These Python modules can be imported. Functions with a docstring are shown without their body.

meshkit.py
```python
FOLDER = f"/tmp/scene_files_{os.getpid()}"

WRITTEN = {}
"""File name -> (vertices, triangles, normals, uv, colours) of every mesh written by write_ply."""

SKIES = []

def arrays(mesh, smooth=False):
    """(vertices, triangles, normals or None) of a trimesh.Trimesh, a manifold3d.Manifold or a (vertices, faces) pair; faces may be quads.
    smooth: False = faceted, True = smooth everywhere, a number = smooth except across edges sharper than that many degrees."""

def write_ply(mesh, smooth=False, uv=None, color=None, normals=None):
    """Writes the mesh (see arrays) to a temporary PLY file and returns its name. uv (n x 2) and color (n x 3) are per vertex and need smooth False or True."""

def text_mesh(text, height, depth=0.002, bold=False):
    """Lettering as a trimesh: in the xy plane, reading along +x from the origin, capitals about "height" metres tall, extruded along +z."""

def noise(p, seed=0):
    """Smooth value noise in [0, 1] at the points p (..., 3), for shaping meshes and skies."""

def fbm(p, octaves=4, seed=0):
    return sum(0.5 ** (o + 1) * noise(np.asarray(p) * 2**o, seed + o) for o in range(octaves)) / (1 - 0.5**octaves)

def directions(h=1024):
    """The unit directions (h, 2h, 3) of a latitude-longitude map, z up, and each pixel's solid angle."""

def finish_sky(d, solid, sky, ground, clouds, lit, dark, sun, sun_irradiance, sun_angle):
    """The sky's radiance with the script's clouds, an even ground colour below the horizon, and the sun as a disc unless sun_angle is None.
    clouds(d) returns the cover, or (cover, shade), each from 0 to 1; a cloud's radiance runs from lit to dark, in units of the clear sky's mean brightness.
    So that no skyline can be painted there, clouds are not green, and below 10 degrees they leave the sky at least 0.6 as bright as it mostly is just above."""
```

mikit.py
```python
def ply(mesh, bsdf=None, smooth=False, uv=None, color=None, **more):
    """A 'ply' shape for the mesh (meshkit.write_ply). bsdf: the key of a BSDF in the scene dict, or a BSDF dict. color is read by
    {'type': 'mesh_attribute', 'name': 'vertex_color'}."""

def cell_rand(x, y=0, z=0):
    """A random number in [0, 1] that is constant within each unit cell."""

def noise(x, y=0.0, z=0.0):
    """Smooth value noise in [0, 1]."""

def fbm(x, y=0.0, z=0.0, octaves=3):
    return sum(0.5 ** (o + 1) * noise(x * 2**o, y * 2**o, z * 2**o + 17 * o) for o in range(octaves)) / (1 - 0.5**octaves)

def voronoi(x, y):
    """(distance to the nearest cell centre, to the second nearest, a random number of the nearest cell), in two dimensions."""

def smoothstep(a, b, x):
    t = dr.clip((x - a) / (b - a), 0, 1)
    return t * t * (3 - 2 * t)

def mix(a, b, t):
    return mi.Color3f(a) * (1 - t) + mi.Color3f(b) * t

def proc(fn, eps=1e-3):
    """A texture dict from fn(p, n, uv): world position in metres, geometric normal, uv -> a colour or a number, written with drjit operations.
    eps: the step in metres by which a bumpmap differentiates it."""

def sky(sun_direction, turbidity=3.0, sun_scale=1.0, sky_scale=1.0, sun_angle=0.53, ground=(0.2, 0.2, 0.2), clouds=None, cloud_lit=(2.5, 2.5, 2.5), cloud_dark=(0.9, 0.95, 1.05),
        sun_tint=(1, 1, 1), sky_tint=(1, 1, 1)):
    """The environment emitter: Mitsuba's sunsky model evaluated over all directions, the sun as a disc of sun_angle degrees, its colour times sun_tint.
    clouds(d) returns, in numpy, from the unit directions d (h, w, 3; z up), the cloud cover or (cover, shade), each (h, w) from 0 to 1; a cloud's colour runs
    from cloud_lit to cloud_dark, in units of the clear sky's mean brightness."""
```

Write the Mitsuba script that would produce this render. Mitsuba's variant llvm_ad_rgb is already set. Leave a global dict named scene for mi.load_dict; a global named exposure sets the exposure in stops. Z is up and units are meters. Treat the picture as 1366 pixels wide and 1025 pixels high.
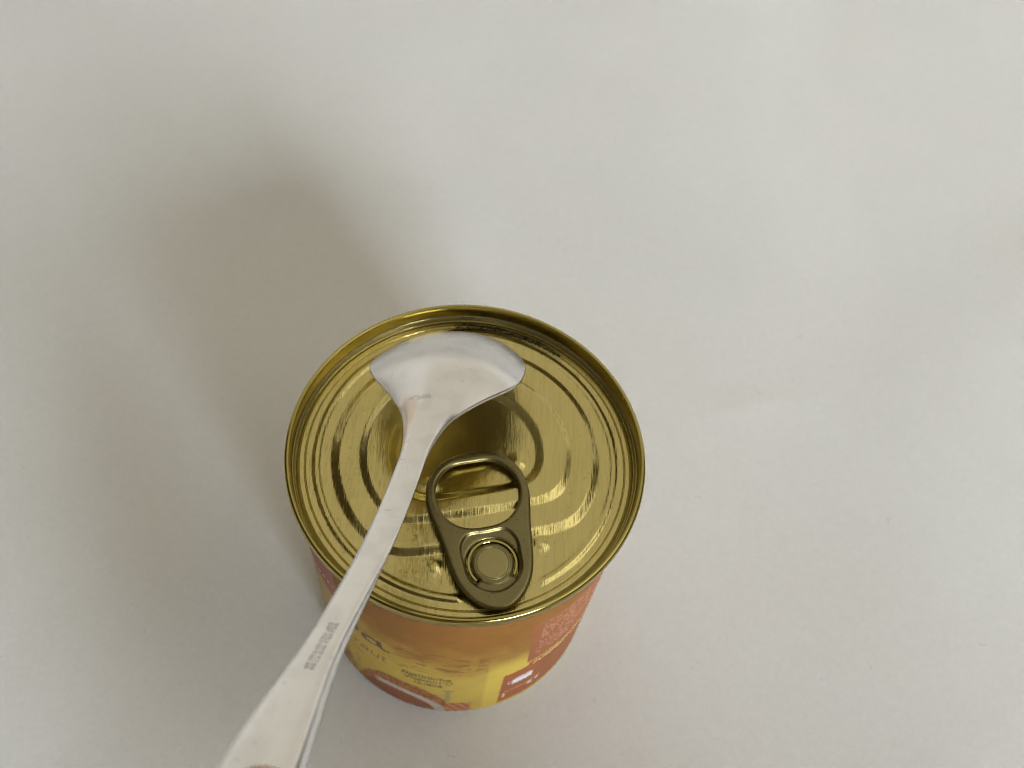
import math, random
import numpy as np, trimesh, shapely, manifold3d as m3
import mitsuba as mi, drjit as dr
import mikit, meshkit
from mikit import proc, noise, fbm, smoothstep, mix
from scipy.interpolate import PchipInterpolator as PI, CubicSpline, RegularGridInterpolator

random.seed(7); rng = np.random.default_rng(7)
T = mi.ScalarTransform4f
MM = 0.001
scene, labels = {}, {}

# ------------------------------------------------------------------ camera, light, exposure
EYE = np.array([0.0, -92.566, 245.283]); FWD = np.array([0.042498, 0.546075, -0.836657]); UP = np.array([-0.090492, 0.836076, 0.541099])
scene['camera'] = dict(type='thinlens', to_world=T().look_at(origin=list(EYE * MM), target=list((EYE + 100 * FWD) * MM), up=list(UP)),
                       fov=59.29, fov_axis='x', aperture_radius=0.0008, focus_distance=0.176, near_clip=0.005, far_clip=20.0)
exposure = 0.0
scene['room_light'] = dict(type='constant', radiance={'type': 'rgb', 'value': [0.06, 0.047, 0.026]})


def lamp(key, centre, target, w, h, rgb):
    scene[key] = dict(type='rectangle', to_world=T().look_at(origin=centre, target=target, up=[0, 1, 0] if 'ceiling' in key else [0, 0, 1]) @ T().scale([w / 2, h / 2, 1]),
                      bsdf={'type': 'diffuse', 'reflectance': {'type': 'rgb', 'value': [.4, .4, .4]}}, emitter={'type': 'area', 'radiance': {'type': 'rgb', 'value': rgb}})
    labels[key] = dict(kind='structure')


AZ, EL, DIST = math.radians(-60.5), math.radians(24.3), 5.0
lamp('window_light', [DIST * math.cos(EL) * math.cos(AZ), DIST * math.cos(EL) * math.sin(AZ), DIST * math.sin(EL)], [0, 0, 0.05], 1.5, 1.5, [32, 34.8, 38.8])
lamp('ceiling_light', [0.36, 1.65, 1.25], [0.36, 1.65, 0], 2.2, 3.9, [0.56, 0.525, 0.435])  # added glowing panel in place of the unseen lit ceiling, for ambient and reflections
lamp('ceiling_light_001', [0.78, -0.12, 1.2], [0.78, -0.12, 0], 0.8, 0.9, [1.6, 1.55, 1.4])  # added brighter panel so the lower-right lid slopes reflect bright arcs
lamp('added_back_glow', [0.0, 3.6, 1.9], [0.0, 0, 1.9], 12.0, 2.9, [0.66, 0.63, 0.55])  # added glowing panel, unseen, that brightens the spoon handle and far table
lamp('added_low_glow', [0.0, 3.61, -0.3], [0.0, 0, -0.3], 12.0, 1.48, [0.25, 0.24, 0.21])  # added dim panel below it, gives the bowl a grey low reflection

# ------------------------------------------------------------------ materials


def rgb(*c):
    return {'type': 'rgb', 'value': list(c)}


def brushed(p, n, uv):
    x, y = p.x / MM, p.y / MM
    u, v = x * .995 + y * .04, y - x * .04
    return (noise(u * 6.0, v * .35) * .6 + noise(u * 14.0, v * .8 + 9) * .4) * 0.001


def lid_colour(p, n, uv):
    x, y = p.x / MM, p.y / MM
    r, a = dr.sqrt(x * x + y * y), dr.atan2(y, x) * 57.2958
    g = noise(x * 5, y * .25)
    c = mix((.57, .478, .19), (.50, .418, .16), smoothstep(.35, .8, g) * .6 + fbm(x * .12, y * .12) * .5)
    # lacquer scraped off by the spoon along the far edge: one long and one short scar of bare, sooty metal
    jag = (noise(a * 1.1, r * 2.2) - .5) * .9 + (noise(a * 4, r * 7) - .5) * .5
    r1 = 34.45 + (a - 80) * -.004 + jag * .55
    w1 = .85 * smoothstep(52, 66, a) * smoothstep(103, 84, a) + .05
    s1 = smoothstep(w1, w1 * .35, dr.abs(r - r1)) * smoothstep(50, 56, a) * smoothstep(122, 108, a)
    s2 = smoothstep(.34, .1, dr.abs(r - 35.25 + jag * .3)) * smoothstep(79, 83, a) * smoothstep(100, 96, a)
    s3 = smoothstep(.62, .72, noise(a * 2.2, r * 3.1)) * smoothstep(2.2, .6, dr.abs(r - 33.3)) * smoothstep(52, 60, a) * smoothstep(78, 70, a)
    s4 = smoothstep(.34, .16, dr.abs(r - 33.1 - dr.maximum(0, 106 - a) * .055 + jag * .12)) * smoothstep(84, 90, a) * smoothstep(126, 118, a)  # line hugging the spoon tip: scratches plus the painted shadow of its edge
    s = dr.minimum(1, s1 + s4 + s2 + s3 * .8) * (.55 + .45 * smoothstep(.3, .6, noise(a * 3, r * 5)))
    speck = smoothstep(.90, .93, noise(x * 1.9 + 40, y * 1.9)) * smoothstep(20, 24, r) * .2
    return mix(c, (.022, .02, .016), dr.minimum(1, s + speck))


scene['gold_lacquer'] = dict(type='twosided', bsdf=dict(type='bumpmap', arbitrary=proc(brushed, 3e-5), scale=0.035,
                             bsdf=dict(type='principled', base_color=proc(lid_colour), metallic=1.0, roughness=.17)))
scene['gold_rim'] = dict(type='twosided', bsdf=dict(type='principled', base_color=rgb(.41, .338, .10), metallic=1.0, roughness=.16))


def tab_colour(p, n, uv):
    x, y = p.x / MM, p.y / MM
    return mix((.20, .165, .07), (.172, .142, .06), fbm(x * .5, y * .5)) * (1 - .3 * smoothstep(.86, .9, noise(x * 3, y * 3)))


scene['tab_metal'] = dict(type='twosided', bsdf=dict(type='principled', base_color=proc(tab_colour), metallic=.9, roughness=.33))
scene['rivet_metal'] = dict(type='twosided', bsdf=dict(type='principled', base_color=rgb(.30, .25, .105), metallic=.9, roughness=.36))
scene['tin'] = dict(type='twosided', bsdf=dict(type='principled', base_color=rgb(.52, .50, .44), metallic=1.0, roughness=.3))


def scuff(p, n, uv):
    x, y, z = p.x / MM, p.y / MM, p.z / MM
    return (fbm(x * 1.5, y * 1.5, z * 1.5) * .6 + noise(x * 7 + y * 2, y * 1.2, z) * .3) * 0.001


def steel_colour(p, n, uv):
    x, y, z = p.x / MM, p.y / MM, p.z / MM
    d = smoothstep(.88, .93, noise(x * 2.0, y * 1.4, z * 1.4)) * .3 + smoothstep(.42, .7, fbm(x * .35, y * .35, z * .35)) * .15
    c = mix((.785, .77, .755), (.40, .385, .37), d)
    warm_reflection = smoothstep(-20, -12, y) * smoothstep(1.0, -1.5, y) * smoothstep(2.2, 1.0, dr.abs(x + 11.6 - .12 * y)) * (.45 + .55 * noise(x * .8, y * .35, z * .5))  # warm reflection on the left of the neck, painted into the steel colour
    dark_reflection = smoothstep(.9, .3, dr.abs(y + .6 - .12 * (x + 10.5))) * smoothstep(3.4, 2.2, dr.abs(x + 10.5)) * smoothstep(.3, .6, noise(x * 1.2, y * 1.5 + 3))  # dark reflection streak across the neck, also painted in
    return mix(mix(c, (.62, .45, .30), warm_reflection * .8), (.40, .38, .35), dark_reflection * .5)


def steel_rough(p, n, uv):
    x, y, z = p.x / MM, p.y / MM, p.z / MM
    return .20 + .10 * fbm(x * .3, y * .3, z * .3) + .11 * smoothstep(4, 16, y)


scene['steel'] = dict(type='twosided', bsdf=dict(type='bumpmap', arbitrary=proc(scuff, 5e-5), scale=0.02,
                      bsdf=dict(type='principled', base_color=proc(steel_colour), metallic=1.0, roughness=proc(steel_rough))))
scene['stamp_grey'] = dict(type='twosided', bsdf=dict(type='principled', base_color=rgb(.24, .24, .23), metallic=.4, roughness=.5))


def paper(p, n, uv):
    x, y = p.x / MM, p.y / MM
    f = fbm(x * .02 + 3, y * .02, 0) - .5
    g = fbm(x * .9, y * .9, 0) - .5
    h = noise(x * 2.4, y * 2.4) - .5
    k = fbm(x * .035 + 50, y * .035 + 9, 1) - .5
    c = mi.Color3f(.692, .68, .643) * (1 + f * .05 + g * .06 + h * .05)
    c = mi.Color3f(c.x * (1 + k * .018), c.y, c.z * (1 - k * .018))
    return c * (1 - .12 * smoothstep(.972, .985, noise(x * .55 + 7, y * .55)))


def paper_bump(p, n, uv):
    x, y = p.x / MM, p.y / MM
    return (fbm(x * 1.6, y * 1.6, 0) * .6 + noise(x * 5, y * 5) * .25) * 0.001


scene['paper'] = dict(type='twosided', bsdf=dict(type='bumpmap', arbitrary=proc(paper_bump, 1e-4), scale=0.06,
                      bsdf=dict(type='principled', base_color=proc(paper), roughness=.62, specular=.3)))


def skin(p, n, uv):
    x, y, z = p.x / MM, p.y / MM, p.z / MM
    return mix((.47, .265, .19), (.40, .20, .14), fbm(x * .15, y * .15, z * .15)) * (1 - .12 * noise(x * 2, y * 2, z * 2))


scene['skin'] = dict(type='principled', base_color=proc(skin), roughness=.5, specular=.4)
scene['nail'] = dict(type='principled', base_color=rgb(.66, .40, .33), roughness=.25, specular=.5)
scene['knit'] = dict(type='twosided', bsdf=dict(type='diffuse', reflectance=rgb(.05, .055, .07)))


def box2(s, z, s0, s1, z0, z1, e=.12):
    return smoothstep(s0 - e, s0 + e, s) * smoothstep(s1 + e, s1 - e, s) * smoothstep(z0 - e, z0 + e, z) * smoothstep(z1 + e, z1 - e, z)


def print_colour(p, n, uv):
    x, y, z = p.x / MM, p.y / MM, p.z / MM
    a = dr.atan2(x, -y) * 57.2958                       # 0 at the front, positive to the right
    s = a * (36.6 * math.pi / 180)
    wob = (fbm(s * .2, z * .2) - .5)
    yellow = mix((.57, .41, .08), (.50, .35, .068), fbm(s * .3, z * .3))
    orange = mix((.30, .135, .028), (.25, .108, .024), fbm(s * .25 + 5, z * .5))
    t = smoothstep(26, 60, z + wob * 14 - 6 * smoothstep(-12, -22, s) + 3 * smoothstep(-8, 8, s))
    c = mix(yellow, orange, t)
    # a field of fine brown furrows
    zz = z + 2.2 * dr.sin(s * .16) + .35 * dr.sin(s * 1.1 + z) + wob * 3
    furrow = smoothstep(.50, .70, noise(s * .17 + 3, zz * 1.7)) * smoothstep(.2, .5, noise(s * .5, z * .2 + 4))
    field = smoothstep(33, 36, z - s * .15) * smoothstep(52, 48, z + s * .12) * smoothstep(-14, -11, s) * smoothstep(10.2, 8.6, s)
    c = mix(c, (.25, .10, .025), furrow * field * .75)
    tree = smoothstep(.52, .7, fbm(s * 1.1, z * 1.3)) * smoothstep(4.6, 2.6, dr.sqrt(dr.square((s + 8) * .55) + dr.square(z - 49.5)))
    c = mix(c, (.26, .10, .035), tree * .55)
    c = mix(c, (.68, .51, .085), smoothstep(9, 10, s) * smoothstep(44, 34, z) * .6)
    # picture of a filled dish: red-brown food, white rim
    q1 = dr.sqrt(dr.square((s + 11) / 13.3) + dr.square(z / 22.0))
    food = mix((.30, .10, .04), (.40, .20, .07), smoothstep(.35, .7, noise(s * 1.6 + z, z * 1.3)))
    dish = smoothstep(1.02, .97, q1 + wob * .10)
    c = mix(c, food, dish)
    q2 = dr.sqrt(dr.square((s + 13) / 12.2) + dr.square(z / 13.2))
    ring = smoothstep(.14, .10, dr.abs(q2 - 1.0 + wob * .04))
    c = mix(c, (.50, .43, .36), ring * smoothstep(-20, -17, s))
    meat = smoothstep(.88, .84, q2)
    c = mix(c, mix((.30, .12, .05), (.26, .085, .05), noise(s * .9, z * .7 + 3)), meat * .8)
    leaf = smoothstep(.5, .62, noise(s * .5 + 8, z * .6)) * smoothstep(-21, -25, s) * smoothstep(22, 16, z)
    c = mix(c, (.33, .20, .07), dr.minimum(1, leaf + smoothstep(-24, -27, s) * smoothstep(12, 9, z) * .7))
    # folded checked cloth and a grey post beside the dish
    cl = box2(s, z, .2, 6.6, 1.6, 10.0 - .15 * 1, .2)
    chk = smoothstep(-.2, .2, dr.sin((s + z * .5) * 2.6)) * .6 + smoothstep(-.2, .2, dr.sin((z - s * .3) * 2.1)) * .4
    c = mix(c, mix((.38, .10, .035), (.52, .27, .13), chk), cl)
    c = mix(c, (.30, .27, .14), box2(s, z, -.1, 1.2, 11, 21.4) * .8)
    c = mix(c, (.26, .22, .10), box2(s, z, -1.0, 2.0, 20.7, 21.6) * .7)
    # salmon panels with rows of fine print
    sal = mix((.34, .125, .05), (.30, .105, .042), noise(s * .3, z * .3))
    top = smoothstep(62.9, 62.5, z + dr.maximum(0, 19 - s) * .6)
    p1 = smoothstep(17.6, 17.9, s - (62 - z) * .055) * top * smoothstep(32.6, 32.9, z) * smoothstep(78, 76, s)
    row = smoothstep(.30, .42, dr.abs((z * .62) - dr.floor(z * .62) - .5)) 
    ink = smoothstep(.45, .6, noise(s * 2.6, dr.floor(z * .62) * 7.3)) * (1 - row) * smoothstep(20.5, 21, s) * smoothstep(61, 60, z) * smoothstep(36.5, 37.5, z)
    head = box2(s, z, 19.6, 60, 47.9, 48.2) + box2(s, z, 19.6, 60, 36.2, 36.5)
    c = mix(c, sal, p1)
    c = mix(c, (.50, .25, .15), ink * p1 * .75)
    c = mix(c, (.36, .10, .04), head * p1 * .6)
    p2 = smoothstep(13.7, 14.0, s - (29 - z) * .0) * smoothstep(29.9, 29.5, z + dr.maximum(0, 20 - s) * .22) * smoothstep(3.2, 3.5, z) * smoothstep(80, 78, s)
    pz = smoothstep(20.0, 20.3, s) * smoothstep(32.2, 31.9, z) * smoothstep(3.2, 3.5, z) * smoothstep(80, 78, s)
    c = mix(c, mix((.36, .115, .045), sal, smoothstep(22.5, 23.5, s)), dr.maximum(p2, pz))
    c = mix(c, (.66, .46, .12), box2(s, z, 20.2, 75, 32.0, 32.7) * 1.0)
    # white pot with a handle, a foot line and two small white marks
    pot = box2(s, z, 16.8, 22.4, 17.6, 21.6, .2) + smoothstep(.3, .1, dr.abs(dr.sqrt(dr.square(s - 16.6) + dr.square(z - 19.8)) - .9)) + box2(s, z, 17.4, 21.8, 21.9, 22.6, .2)
    c = mix(c, (.82, .78, .74), dr.minimum(1, pot))
    c = mix(c, (.74, .42, .26), box2(s, z, 15.2, 25.5, 12.1, 12.6) * .8)
    c = mix(c, (.78, .66, .58), box2(s, z, 21.8, 23.4, 9.4, 11.4) + box2(s, z, 24.2, 25.2, 9.8, 11.6) + box2(s, z, 14.9, 15.5, 7.2, 11.0))
    # the pink edge of the picture at the left, with a line of white dashes
    lp = smoothstep(-27.5, -28.5, s) * smoothstep(49, 50, z + (s + 30) * .4)
    c = mix(c, (.40, .17, .13), lp)
    dash = smoothstep(.05, .25, dr.sin(s * 3.4)) * smoothstep(.5, .3, dr.abs(z - 56.4 - (s + 31) * .35)) * smoothstep(-28.5, -29, s)
    c = mix(c, (.80, .68, .62), dash)
    lo = smoothstep(-27.5, -29, s) * smoothstep(49.5, 48.5, z + (s + 30) * .4) * smoothstep(20, 26, z)
    c = mix(c, (.52, .38, .20), lo * .8)
    return c


scene['label_print'] = dict(type='twosided', bsdf=dict(type='principled', base_color=proc(print_colour), roughness=.5, specular=.1))
for k, v in dict(ink_brown=(.085, .035, .03), ink_rust=(.33, .11, .03), ink_olive=(.13, .085, .02), ink_gold=(.72, .53, .22)).items():
    scene[k] = dict(type='twosided', bsdf=dict(type='principled', base_color=rgb(*v), roughness=.4, specular=.4))


def add(key, shape, label=None, category=None, **more):
    scene[key] = shape
    d = dict(more)
    if label: d['label'] = label
    if category: d['category'] = category
    if d: labels[key] = d


def grid_faces(nr, nc, wrap=False):
    i, j = np.meshgrid(np.arange(nr - 1), np.arange(nc if wrap else nc - 1), indexing='ij')
    j2 = (j + 1) % nc
    return np.stack([i * nc + j, i * nc + j2, (i + 1) * nc + j2, (i + 1) * nc + j], -1).reshape(-1, 4)


def sst(a, b, x):
    t = np.clip((x - a) / (b - a), 0, 1)
    return t * t * (3 - 2 * t)


# ------------------------------------------------------------------ the white surface
g = np.concatenate([np.linspace(-900, -320, 12)[:-1], np.linspace(-320, 420, 300), np.linspace(420, 640, 8)[1:]])
X, Y = np.meshgrid(g, g, indexing='ij')
P = np.stack([X, Y, 0 * X], -1)
Z = (meshkit.fbm(P / 70.0, 2, seed=3) - .5) * 1.9 * sst(36, 95, np.hypot(X, Y))
d1 = (X - 95) * .35 - (Y - 65) * .94 + 5 * np.sin(X / 40)
Z += .45 * np.exp(-(d1 / 6.0) ** 2) * np.exp(-((X - 95) / 26) ** 2)           # one faint crease to the right of the can
d2 = -(X - 95) * .57 + (Y - 65) * .82
Z -= 2.0 * np.tanh(d2 / 26) * sst(95, 150, X) * np.exp(-((X - 190) / 120) ** 4)
Z -= 1.0 * sst(36, 95, np.hypot(X, Y))
add('tabletop', mikit.ply((np.stack([X, Y, Z], -1).reshape(-1, 3) * MM, grid_faces(len(g), len(g))), 'paper', smooth=True),
    'plain white paper-covered table surface under the can', kind='structure')

# ------------------------------------------------------------------ the can
H = 77.97; PZ = 73.77                                    # top of the seam, level of the lid's panel


def lathe(prof, n=720):
    prof = np.asarray(prof, float); a = np.linspace(0, 2 * np.pi, n, endpoint=False)
    V = np.stack([prof[:, :1] * np.cos(a), prof[:, :1] * np.sin(a), np.repeat(prof[:, 1:2], n, 1)], -1).reshape(-1, 3)
    return V * MM, grid_faces(len(prof), n, True)


labels['can'] = dict(label='gold-lidded food can with a ring-pull and a yellow and orange printed label', category='can')
body = [(0.5, .9), (33.2, .9), (34.2, .6), (34.7, .15), (35.3, .0), (36.0, .25), (36.35, .9), (36.45, 2.0), (36.45, 8), (36.45, 30), (36.45, 60), (36.45, H - 3.2), (36.6, H - 2.9)]
add('can__body', mikit.ply(lathe(body), 'tin', smooth=40))
lab = [(36.50, 1.2), (36.6, 1.3), (36.6, 20), (36.6, 40), (36.6, 60), (36.6, 73.6), (36.5, 73.75)]
add('can__label', mikit.ply(lathe(lab), 'label_print', smooth=40), 'yellow, orange and salmon printed wrap with a dish, a field and small text')
rim = [(36.5, H - 3.15), (37.3, H - 3.1), (37.85, H - 2.85), (38.12, H - 2.4), (38.2, H - 1.8), (38.2, H - .9), (38.12, H - .5), (37.92, H - .18), (37.6, H - .02), (37.3, H - .03),
       (37.08, H - .2), (36.97, H - .5), (36.93, H - 1.0), (36.80, PZ + 1.6), (36.68, PZ + .6), (36.60, PZ + .1), (36.5, PZ - .25), (36.36, PZ - .48), (36.2, PZ - .55)]
add('can__rim', mikit.ply(lathe(rim, 1440), 'gold_rim', smooth=True))

AX = math.radians(15.4); TU = np.array([math.cos(AX), math.sin(AX)]); TV = np.array([math.sin(AX), -math.cos(AX)]); TC = np.array([6.985, -24.854])


def smax(a, b, k):
    return .5 * (a + b + np.sqrt((a - b) ** 2 + k * k))


def lid_height(x, y):
    r = np.hypot(x, y); a = np.degrees(np.arctan2(y, x)); d = x * TV[0] + y * TV[1]
    z = np.zeros_like(r)

    def dshape(R, dl, k=3.0):
        return smax(r - R, d - dl, k)

    def step(sd, w, h):
        t = -sd / w + .5; k = .16
        return h * np.clip(.5 * (np.sqrt(t * t + k * k) - np.sqrt((t - 1) ** 2 + k * k) + 1), -.2, 1.2)
    z += step(dshape(28.1, 20.6), 1.7, .84)
    z += step(dshape(22.2, 14.1), 1.5, .72)
    z += step(dshape(16.0, 9.8), 1.7, -.84)
    z -= .05 * sst(18, 26, r) * (r - 18) / 4
    z -= .22 * sst(15, 3, np.hypot(x + 3, y - 4) )
    # outer bead, open where the tab's nose lies
    am = (a + 73) % 360
    gap = np.minimum(am, 360 - am)
    z += .33 * np.exp(-(np.abs(r - 31.9) / .72) ** 2.6) * sst(13.0, 16.5, gap)
    for q, h, w in (((-7.1, -8.26), .5, 1.6), ((11.1, -.77), .5, 1.6), ((-4.57, -25.64), .45, 1.35), ((16.71, -18.66), .45, 1.35)):
        e = np.hypot(x - q[0], y - q[1]); z += h * np.exp(-(e / w) ** 2.4)
    # flat pads beside the nose dimples
    # score line and the countersink at the wall
    z -= .26 * np.exp(-((r - 34.35) / .13) ** 2)
    z -= .55 * sst(35.35, 36.2, r)
    z += .23 * (meshkit.fbm(np.stack([x * .11, y * .11, 0 * x], -1), 2, seed=5) - .5) * 2 * sst(34.2, 32.5, r)
    return z


rs = np.unique(np.round(np.concatenate([np.linspace(.02, 34, 330), np.linspace(34, 34.7, 22), np.linspace(34.7, 36.2, 24)]), 4))
na = 1200; an = np.linspace(0, 2 * np.pi, na, endpoint=False)
X = rs[:, None] * np.cos(an); Y = rs[:, None] * np.sin(an)
Zl = PZ + lid_height(X, Y)
add('can__lid', mikit.ply((np.stack([X, Y, Zl], -1).reshape(-1, 3) * MM, grid_faces(len(rs), na, True)), 'gold_lacquer', smooth=True),
    'gold lacquered end panel with stepped beads, a score line and a scraped far edge')

# ------------------------------------------------------------------ ring-pull tab


def closed(half):
    h = np.array(half, float); pts = np.vstack([h, (h * [-1, 1])[::-1][(1 if h[-1, 0] == 0 else 0):(-1 if h[0, 0] == 0 else None)]])
    pts = np.vstack([pts, pts[:1]]); t = np.concatenate([[0], np.cumsum(np.linalg.norm(np.diff(pts, axis=0), axis=1))])
    return shapely.Polygon(CubicSpline(t, pts, bc_type='periodic')(np.linspace(0, t[-1], 300)[:-1]))


outer = closed([(0, -25.0), (4.0, -24.6), (7.6, -22.8), (9.75, -19.9), (10.8, -15.2), (9.65, -7.8), (8.6, -1.0), (7.3, 3.8), (4.75, 7.5), (1.7, 9.5), (0, 9.8)])
hole = closed([(0, -22.55), (3.75, -22.4), (7.15, -20.1), (8.62, -16.6), (7.9, -12.2), (5.07, -8.95), (0, -7.85)])
recess = closed([(0, -6.75), (4.2, -6.5), (5.8, -4.2), (5.85, -.5), (5.5, 2.4), (3.4, 4.9), (0, 6.1)])
th = np.radians(np.linspace(90 + 49, 90 + 311, 80))
slot = shapely.Polygon(np.vstack([np.stack([5.15 * np.cos(th), 5.15 * np.sin(th)], 1), np.stack([4.42 * np.cos(th), 4.42 * np.sin(th)], 1)[::-1]]))
solid = outer.difference(hole).difference(slot)
gu, gv = np.arange(-13, 13.01, .1), np.arange(-27.5, 12.51, .1)
GU, GV = np.meshgrid(gu, gv, indexing='ij')
pp = shapely.points(GU.ravel(), GV.ravel())


def sdist(poly):
    return (shapely.distance(pp, poly.boundary) * np.where(shapely.contains(poly, pp), 1, -1)).reshape(GU.shape)


q = sdist(solid); qe = sdist(outer.difference(hole)); qr = sdist(recess)
half = .78 * np.sqrt(np.clip(1 - (1 - np.clip(q / .95, 0, 1)) ** 2, 0, 1))
drop = .62 * sst(-.25, .45, qr)
disc = .22 * sst(4.5, 4.2, np.hypot(GU, GV))
iq, ih, idr = (RegularGridInterpolator((gu, gv), a) for a in (q, half, drop - disc))
# sampled on a lattice first so that the level set only looks values up
lu, lv, lz = np.arange(-12, 12.01, .14), np.arange(-26.4, 11.01, .14), np.arange(-1.2, 1.21, .12)
A, B = np.meshgrid(lu, lv, indexing='ij'); ab = np.stack([A.ravel(), B.ravel()], -1)
Q, Hh, Dd = (f(ab).reshape(A.shape) for f in (iq, ih, idr))
F3 = np.minimum(Q[..., None], np.minimum((Hh - Dd)[..., None] - lz, Hh[..., None] + lz))


def look(u, v, w):
    i, j, k = (u - lu[0]) / .14, (v - lv[0]) / .14, (w - lz[0]) / .12
    i = min(max(i, 0), len(lu) - 1.001); j = min(max(j, 0), len(lv) - 1.001); k = min(max(k, 0), len(lz) - 1.001)
    a, b, c = int(i), int(j), int(k); f, g_, h = i - a, j - b, k - c
    C = F3[a:a + 2, b:b + 2, c:c + 2]
    C = C[0] * (1 - f) + C[1] * f; C = C[0] * (1 - g_) + C[1] * g_
    return float(C[0] * (1 - h) + C[1] * h)


tabm = m3.Manifold.level_set(look, [-12, -26.4, -1.2, 12, 11, 1.2], .2)
tm = tabm.to_mesh(); tmesh = trimesh.Trimesh(tm.vert_properties[:, :3], tm.tri_verts, process=False)
trimesh.smoothing.filter_taubin(tmesh, iterations=8)


def tab_place(v):
    v = np.asarray(v, float); lift = 2.05 + .018 * (-v[:, 1])
    w = TC + v[:, :1] * TU + v[:, 1:2] * TV
    return np.column_stack([w, PZ + lift + v[:, 2]]) * MM


add('can__pull_tab', mikit.ply((tab_place(tmesh.vertices), tmesh.faces[:, ::-1]), 'tab_metal', smooth=50), 'olive-brown ring-pull with a finger hole')
riv = np.array([(.01, .52), (2.0, .52), (2.95, .50), (3.12, .46), (3.2, .34), (3.28, .34), (3.36, .46), (3.5, .44), (3.62, .3), (3.66, 0), (3.6, -.2), (2.2, -.5), (2.2, -2.1)])
V, Fq = lathe(riv, 120); V = V / MM
add('can__pull_tab__rivet', mikit.ply((tab_place(V), Fq), 'rivet_metal', smooth=35))


# the bright cut flange that fills the C-shaped gap round the rivet
tc = np.radians(np.linspace(90 + 52, 90 + 308, 120)); fr = np.array([(4.50, -.55), (4.50, .02), (4.58, .10), (4.98, .10), (5.07, .02), (5.07, -.55)])
V = np.stack([fr[:, 0] * np.cos(tc)[:, None], fr[:, 0] * np.sin(tc)[:, None], np.repeat(fr[None, :, 1], len(tc), 0)], -1).reshape(-1, 3)
add('can__pull_tab__flange', mikit.ply((tab_place(V), grid_faces(len(tc), len(fr))), 'gold_rim', smooth=40))


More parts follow.
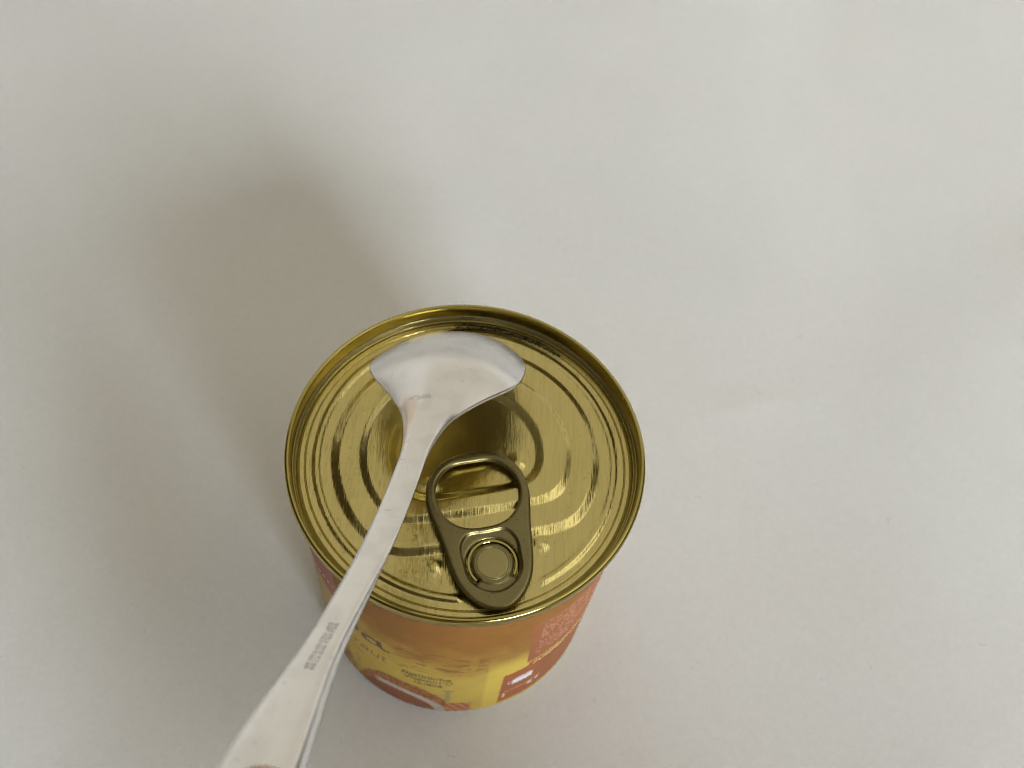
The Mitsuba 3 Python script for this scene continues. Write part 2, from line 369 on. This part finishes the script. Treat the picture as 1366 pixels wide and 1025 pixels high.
# ------------------------------------------------------------------ lettering on the can's wrap
def wrap(mesh, s0, z0, key, ink, depth=.03, shear=0.0, sx=1.0):
    v = np.array(mesh.vertices); x = s0 + (v[:, 0] + shear * v[:, 1]) * sx
    R = 36.61 + np.where(v[:, 2] > 1e-9, depth, -.02); a = x / 36.6
    W = np.column_stack([R * np.sin(a), -R * np.cos(a), z0 + v[:, 1]]) * MM
    k, i = key, 0
    while k in scene:
        i += 1; k = '%s_%03d' % (key, i)
    scene[k] = mikit.ply((W, mesh.faces), ink, smooth=False)
    return k


def txt(t, h, bold=False):
    m = meshkit.text_mesh(t, h, .5, bold)
    return trimesh.remesh.subdivide_to_size(m.vertices, m.faces, 1.2, max_iter=8) if False else m


def line(t, h, s0, s1, z0, ink, bold=False, shear=0.0):
    m = txt(t, h, bold); w = np.ptp(m.vertices[:, 0]); m.apply_translation([-m.vertices[:, 0].min(), 0, 0])
    return wrap(m, s0, z0, 'can__label__lettering', ink, shear=shear, sx=(s1 - s0) / w)


line('Natürliche', 2.15, -10.8, 1.1, 29.9, 'ink_olive', bold=True)
line('Vitamin C', 2.15, -10.6, 1.5, 27.0, 'ink_olive', bold=True)
line('Quelle', 2.15, -7.9, -.9, 24.1, 'ink_olive', bold=True)
k = line('raut', 4.3, -24.3, -14.9, 31.1, 'ink_rust', shear=.12)
k = line('ZUBEREITUNG', 2.0, 21.4, 38.0, 29.0, 'ink_gold', bold=True)


def flat(poly):
    return trimesh.util.concatenate([trimesh.creation.extrude_polygon(p_, .5, engine='earcut') for p_ in getattr(poly, 'geoms', [poly])])


def ell(cx, cy, a, b, rot):
    return shapely.affinity.translate(shapely.affinity.rotate(shapely.affinity.scale(shapely.Point(0, 0).buffer(1, 48), a, b), rot, origin=(0, 0)), cx, cy)


bowl_a = ell(-18.7, 42.6, 2.9, 2.15, 24).difference(ell(-18.35, 42.5, 1.75, 1.35, 30))
stem = shapely.LineString([(-16.2, 44.9), (-16.35, 43), (-15.9, 41.3), (-14.9, 40.6), (-13.6, 41.2)]).buffer(.42, cap_style='flat').union(shapely.LineString([(-16.3, 44.6), (-16.35, 43), (-16.1, 41.6)]).buffer(.72))
wrap(flat(bowl_a.union(stem)), 0, 0, 'can__label__lettering', 'ink_brown')
sw = shapely.LineString([(-22.3, 46.6), (-23.3, 46.9), (-24.1, 46.2), (-23.6, 45.2), (-22.6, 44.4), (-22.4, 43.2), (-23.4, 42.4), (-24.6, 42.6)]).buffer(.4)
wrap(flat(sw), 0, 0, 'can__label__lettering', 'ink_brown')
wrap(flat(shapely.LineString([(-25.4, 26.6), (-24, 26.4), (-22, 26.5)]).buffer(.22)), 0, 0, 'can__label__lettering', 'ink_rust')

# ------------------------------------------------------------------ the spoon, back upwards, tip pressed on the lid's far edge
SP = dict(tx=-1.454, ty=31.167, tz=74.397, psi=12.65, alpha=35.637, rho=-9.987, W=32.14, Lb=42.103, D=5.178, a1=-15.824, a2=-17.236, a3=-15.205, a4=-15.696, um=.537, q=1.119,
          asym=-.009, lb1=1.214, lb2=-1.801, ce=2.26, k=(16.07, 14.726, 10.788, 8.28, 5.831, 4.382, 3.392, 2.416), w25=4.808, w50=5.558, w75=11.501)


def spoon_sections(S, Ltot=104):
    Lb, um = S['Lb'], S['um']
    y = np.concatenate([um * Lb * (1 - np.cos(np.linspace(0, 1, 110) * np.pi / 2)), np.linspace(um * Lb, 1.3 * Lb, 130)[1:], np.linspace(1.3 * Lb, Lb + Ltot - 6, 150)[1:], Lb + Ltot - 6 + 6 * np.sin(np.linspace(0, np.pi / 2, 14)[1:])])
    u = y / Lb; W2 = S['W'] / 2
    E = np.sqrt(np.clip(1 - (1 - np.clip(u / um, 0, 1)) ** 2, 0, 1))
    kk = [um - .08, um, .62, .72, .81, .89, .96, 1.03, 1.12, 1.25, (Lb + 25) / Lb, (Lb + 50) / Lb, (Lb + 75) / Lb, (Lb + Ltot + 2) / Lb]
    vv = [W2 * math.sqrt(1 - (.08 / um) ** 2) ** S['q'], W2, *S['k'], S['w25'] / 2, S['w50'] / 2, S['w75'] / 2, S['w75'] / 2 + .3]
    w = np.where(u < um, W2 * E ** S['q'], PI(kk, vv)(u))
    from scipy.ndimage import gaussian_filter1d
    fine = np.linspace(0, Lb + Ltot, 3000); ws = gaussian_filter1d(np.interp(fine, y, w), 45, mode='nearest')
    w = np.where(u > um * 1.02, w + (np.interp(y, fine, ws) - w) * sst(um * 1.02, um * 1.25, u), w)
    rnd = np.clip((Lb + Ltot - y) / 6, 0, 1)
    w = np.maximum(w * np.sqrt(rnd * (2 - rnd)), .02)
    dome = np.maximum(CubicSpline([0, .08, .2, .35, .5, .65, .8, .92, 1.05, 1.2, 1.5, 3.5], [0, .36, .68, .92, 1, .92, .70, .46, .25, .12, .025, .006])(u), .005) * S['D']
    ta = np.deg2rad(PI([-1, Lb * .55, Lb * .88, Lb * 1.15, Lb * 1.7, Lb * 2.4, Lb + Ltot + 9], [0, 0, S['a1'], S['a2'], S['a3'], S['a4'], S['a4']])(y))
    ze = np.cumsum(np.tan(ta) * np.diff(y, prepend=0))
    lat = PI([-1, Lb * .6, Lb + 25, Lb + 75, Lb + Ltot + 9], [0, 0, S['lb1'], S['lb2'], S['lb2'] * 1.2])(y)
    ce = S['ce'] + (9 - S['ce']) * np.clip((u - .95) / .3, 0, 1)
    return y, w, dome, ze, lat, ce


def spoon_place(S, x, y, z):
    ps, al, rh = np.deg2rad([S['psi'], S['alpha'], S['rho']])
    x, z = x * np.cos(rh) + z * np.sin(rh), -x * np.sin(rh) + z * np.cos(rh)
    y, z = y * np.cos(al) - z * np.sin(al), y * np.sin(al) + z * np.cos(al)
    return np.stack([S['tx'] + x * np.cos(ps) - y * np.sin(ps), S['ty'] - x * np.sin(ps) - y * np.cos(ps), S['tz'] + z], -1)


y, w, dome, ze, lat, ce = spoon_sections(SP)
xs = np.sin(np.linspace(-1, 1, 49) * np.pi / 2)
am = 1 + SP['asym'] * np.tanh(xs * 3) * np.clip(dome / SP['D'], 0, 1)[:, None]
thick = .9 - .2 * sst(SP['Lb'] * .8, SP['Lb'] + 12, y)
edge = .75 - .32 * sst(SP['Lb'] * .8, SP['Lb'] + 12, y)
soft = np.minimum(.28, w * .5)[:, None]
Xt = lat[:, None] + w[:, None] * xs * am; Zt = ze[:, None] + dome[:, None] * (1 - np.abs(xs) ** ce[:, None])
xb = xs[::-1]; wi = np.maximum(w - .1, .01)
Xb = lat[:, None] + wi[:, None] * xb * am[:, ::-1]; Zb = ze[:, None] - edge[:, None] + np.maximum(dome - thick + edge, .0)[:, None] * (1 - np.abs(xb) ** ce[:, None])
side = lambda sgn, kk: (lat + sgn * (w * am[:, -1 if sgn > 0 else 0] + .12), ze - edge * kk)
sr, sl = side(1, .5), side(-1, .5)
XX = np.concatenate([Xt, sr[0][:, None], Xb, sl[0][:, None]], 1); ZZ = np.concatenate([Zt, sr[1][:, None], Zb, sl[1][:, None]], 1)
YY = np.repeat(y[:, None], XX.shape[1], 1)
SV = spoon_place(SP, XX, YY, ZZ); nr, nc = XX.shape
SF = grid_faces(nr, nc, True)[:, ::-1]
_, _, SN = meshkit.arrays((SV.reshape(-1, 3), SF), True)
cut = int(np.argmin(np.abs(y - (SP['Lb'] + 9))))


def spoon_piece(r0, r1):
    V = SV[r0:r1].reshape(-1, 3) * MM
    return dict(type='ply', filename=meshkit.write_ply((V, grid_faces(r1 - r0, nc, True)[:, ::-1]), True, normals=SN.reshape(nr, nc, 3)[r0:r1].reshape(-1, 3)), face_normals=False, bsdf={'type': 'ref', 'id': 'steel'})


labels['spoon'] = dict(label='worn stainless steel spoon, wide shallow bowl turned down with its tip on the lid', category='spoon')
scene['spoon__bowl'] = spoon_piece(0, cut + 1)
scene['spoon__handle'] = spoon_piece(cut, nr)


def on_spoon(x, yy, lift=0.0):
    """Points on the back of the handle: x across in mm, yy along from the tip."""
    i = np.clip(np.searchsorted(y, yy), 1, len(y) - 1); t = (yy - y[i - 1]) / (y[i] - y[i - 1])
    L = lambda a: a[i - 1] * (1 - t) + a[i] * t
    xn = np.clip(x / L(w), -1, 1)
    return spoon_place(SP, L(lat) + x, yy, L(ze) + L(dome) * (1 - np.abs(xn) ** 9) + lift)


# worn stamp on the handle: two rows of shallow, illegible strokes
sv, sf = [], []
for row in (0, 1):
    for c in range(13):
        for part in range(3):
            if rng.random() < .12: continue
            yc = 92.0 + c * .66 + rng.uniform(-.05, .05); xc = (.1 + row * .86 - .3) + rng.uniform(-.05, .05)
            L_, W_ = ((.19, .6) if part == 0 else (.46, .19)); oy = (rng.uniform(-.2, .2) if part == 0 else 0); ox = 0 if part == 0 else (part - 1.5) * .42
            qx = np.array([-W_, W_, W_, -W_]) / 2 + xc + ox; qy = np.array([-L_, -L_, L_, L_]) / 2 + yc + oy
            b_ = len(sv) * 4
            sv.append(on_spoon(qx, qy, .03)); sf.append([b_, b_ + 1, b_ + 2, b_ + 3])
add('spoon__stamp', mikit.ply((np.vstack(sv) * MM, np.array(sf)), 'stamp_grey'), 'small worn grey stamp in two rows')

# ------------------------------------------------------------------ the hand that holds the handle (all but the thumb tip is below the frame)
o0, o1 = on_spoon(np.array([0.]), np.array([115.2]))[0], on_spoon(np.array([0.]), np.array([129.0]))[0]
bk = (o1 - o0) / np.linalg.norm(o1 - o0); rt = np.cross([0, 0, 1], -bk); rt /= np.linalg.norm(rt); rt = -rt if rt[0] < 0 else rt
nn = np.cross(rt, -bk); nn = nn if nn[2] > 0 else -nn


def hp(b, e_, n_):
    return o0 + bk * b + rt * e_ + nn * n_


def chain(js):
    out = []
    for (p0, r0), (p1, r1) in zip(js[:-1], js[1:]):
        out.append(m3.Manifold.batch_hull([m3.Manifold.sphere(r0, 28).translate(list(p0)), m3.Manifold.sphere(r1, 28).translate(list(p1))]))
    return out


TB = 7.75
ELBOW = np.array([285., -335., 50.])
WRIST = hp(102, 92, -58)
bones = chain([(hp(TB, 4.0, 6.0), 5.0), (hp(TB + 8, 5.5, 7.6), 7.4), (hp(TB + 28, 9, 10), 8.3), (hp(62, 30, 4), 10.5), (hp(80, 60, -18), 14), (WRIST, 18)])
for i in range(4):
    n_ = -19.5 * i
    rr = (8.6, 8.8, 8.3, 7.2)[i]
    mcp = hp(42 + 5 * i, 58 + 2 * i, -14 + n_)
    if i == 0:
        pip, dip, tip = hp(24, 30, -17), hp(26, 6, -12.8), hp(36, -12, -9.5)
    else:
        pip, dip, tip = hp(27 + 5 * i, 8 + 4 * i, -19 + n_), hp(50 + 6 * i, 2 + 4 * i, -19 + n_), hp(66 + 4 * i, 22, -18 + n_)
    bones += chain([(WRIST, 16), (mcp, rr + 2.4), (pip, rr + .5), (dip, rr - .3), (tip, rr - 1.1)])
    bones += chain([(hp(72 + 3 * i, 72, -18 + n_ * .8), 13), (WRIST, 17)])
bones += [m3.Manifold.batch_hull([m3.Manifold.sphere(r_, 24).translate(list(c_)) for c_, r_ in ((hp(50, 58, -16), 10), (hp(66, 64, -68), 9), (hp(72, 60, -20), 13), (WRIST, 18), (hp(92, 78, -62), 12))])]
bones += chain([(WRIST, 19), (WRIST + (ELBOW - WRIST) * .2, 21), (WRIST + (ELBOW - WRIST) * .6, 29)])
hand = m3.Manifold.batch_boolean(bones, m3.OpType.Add).refine_to_length(3.0)
hm = hand.to_mesh(); hmesh = trimesh.Trimesh(hm.vert_properties[:, :3], hm.tri_verts, process=True)
trimesh.smoothing.filter_taubin(hmesh, lamb=.5, nu=.52, iterations=14)
labels['person'] = dict(label='hand pressing on the spoon handle, only the thumb tip in the picture', category='person')
scene['person__hand'] = mikit.ply((np.array(hmesh.vertices) * MM, hmesh.faces), 'skin', smooth=True)
na_ = m3.Manifold.sphere(1, 40).scale([4.6, 6.2, 1.3])
R = np.column_stack([rt, bk, nn]); Mx = np.column_stack([R, hp(TB + 4.0, 5.2, 12.2)])
nv = na_.transform(Mx).to_mesh()
scene['person__thumbnail'] = mikit.ply((nv.vert_properties[:, :3] * MM, nv.tri_verts), 'nail', smooth=True)
sl_ = chain([(WRIST + (ELBOW - WRIST) * .3, 31), (WRIST + (ELBOW - WRIST) * .65, 39), (ELBOW, 45), (ELBOW + [60, -260, 190], 60)])
slm = m3.Manifold.batch_boolean(sl_, m3.OpType.Add).to_mesh()
scene['person__sleeve'] = mikit.ply((slm.vert_properties[:, :3] * MM, slm.tri_verts), 'knit', smooth=40)
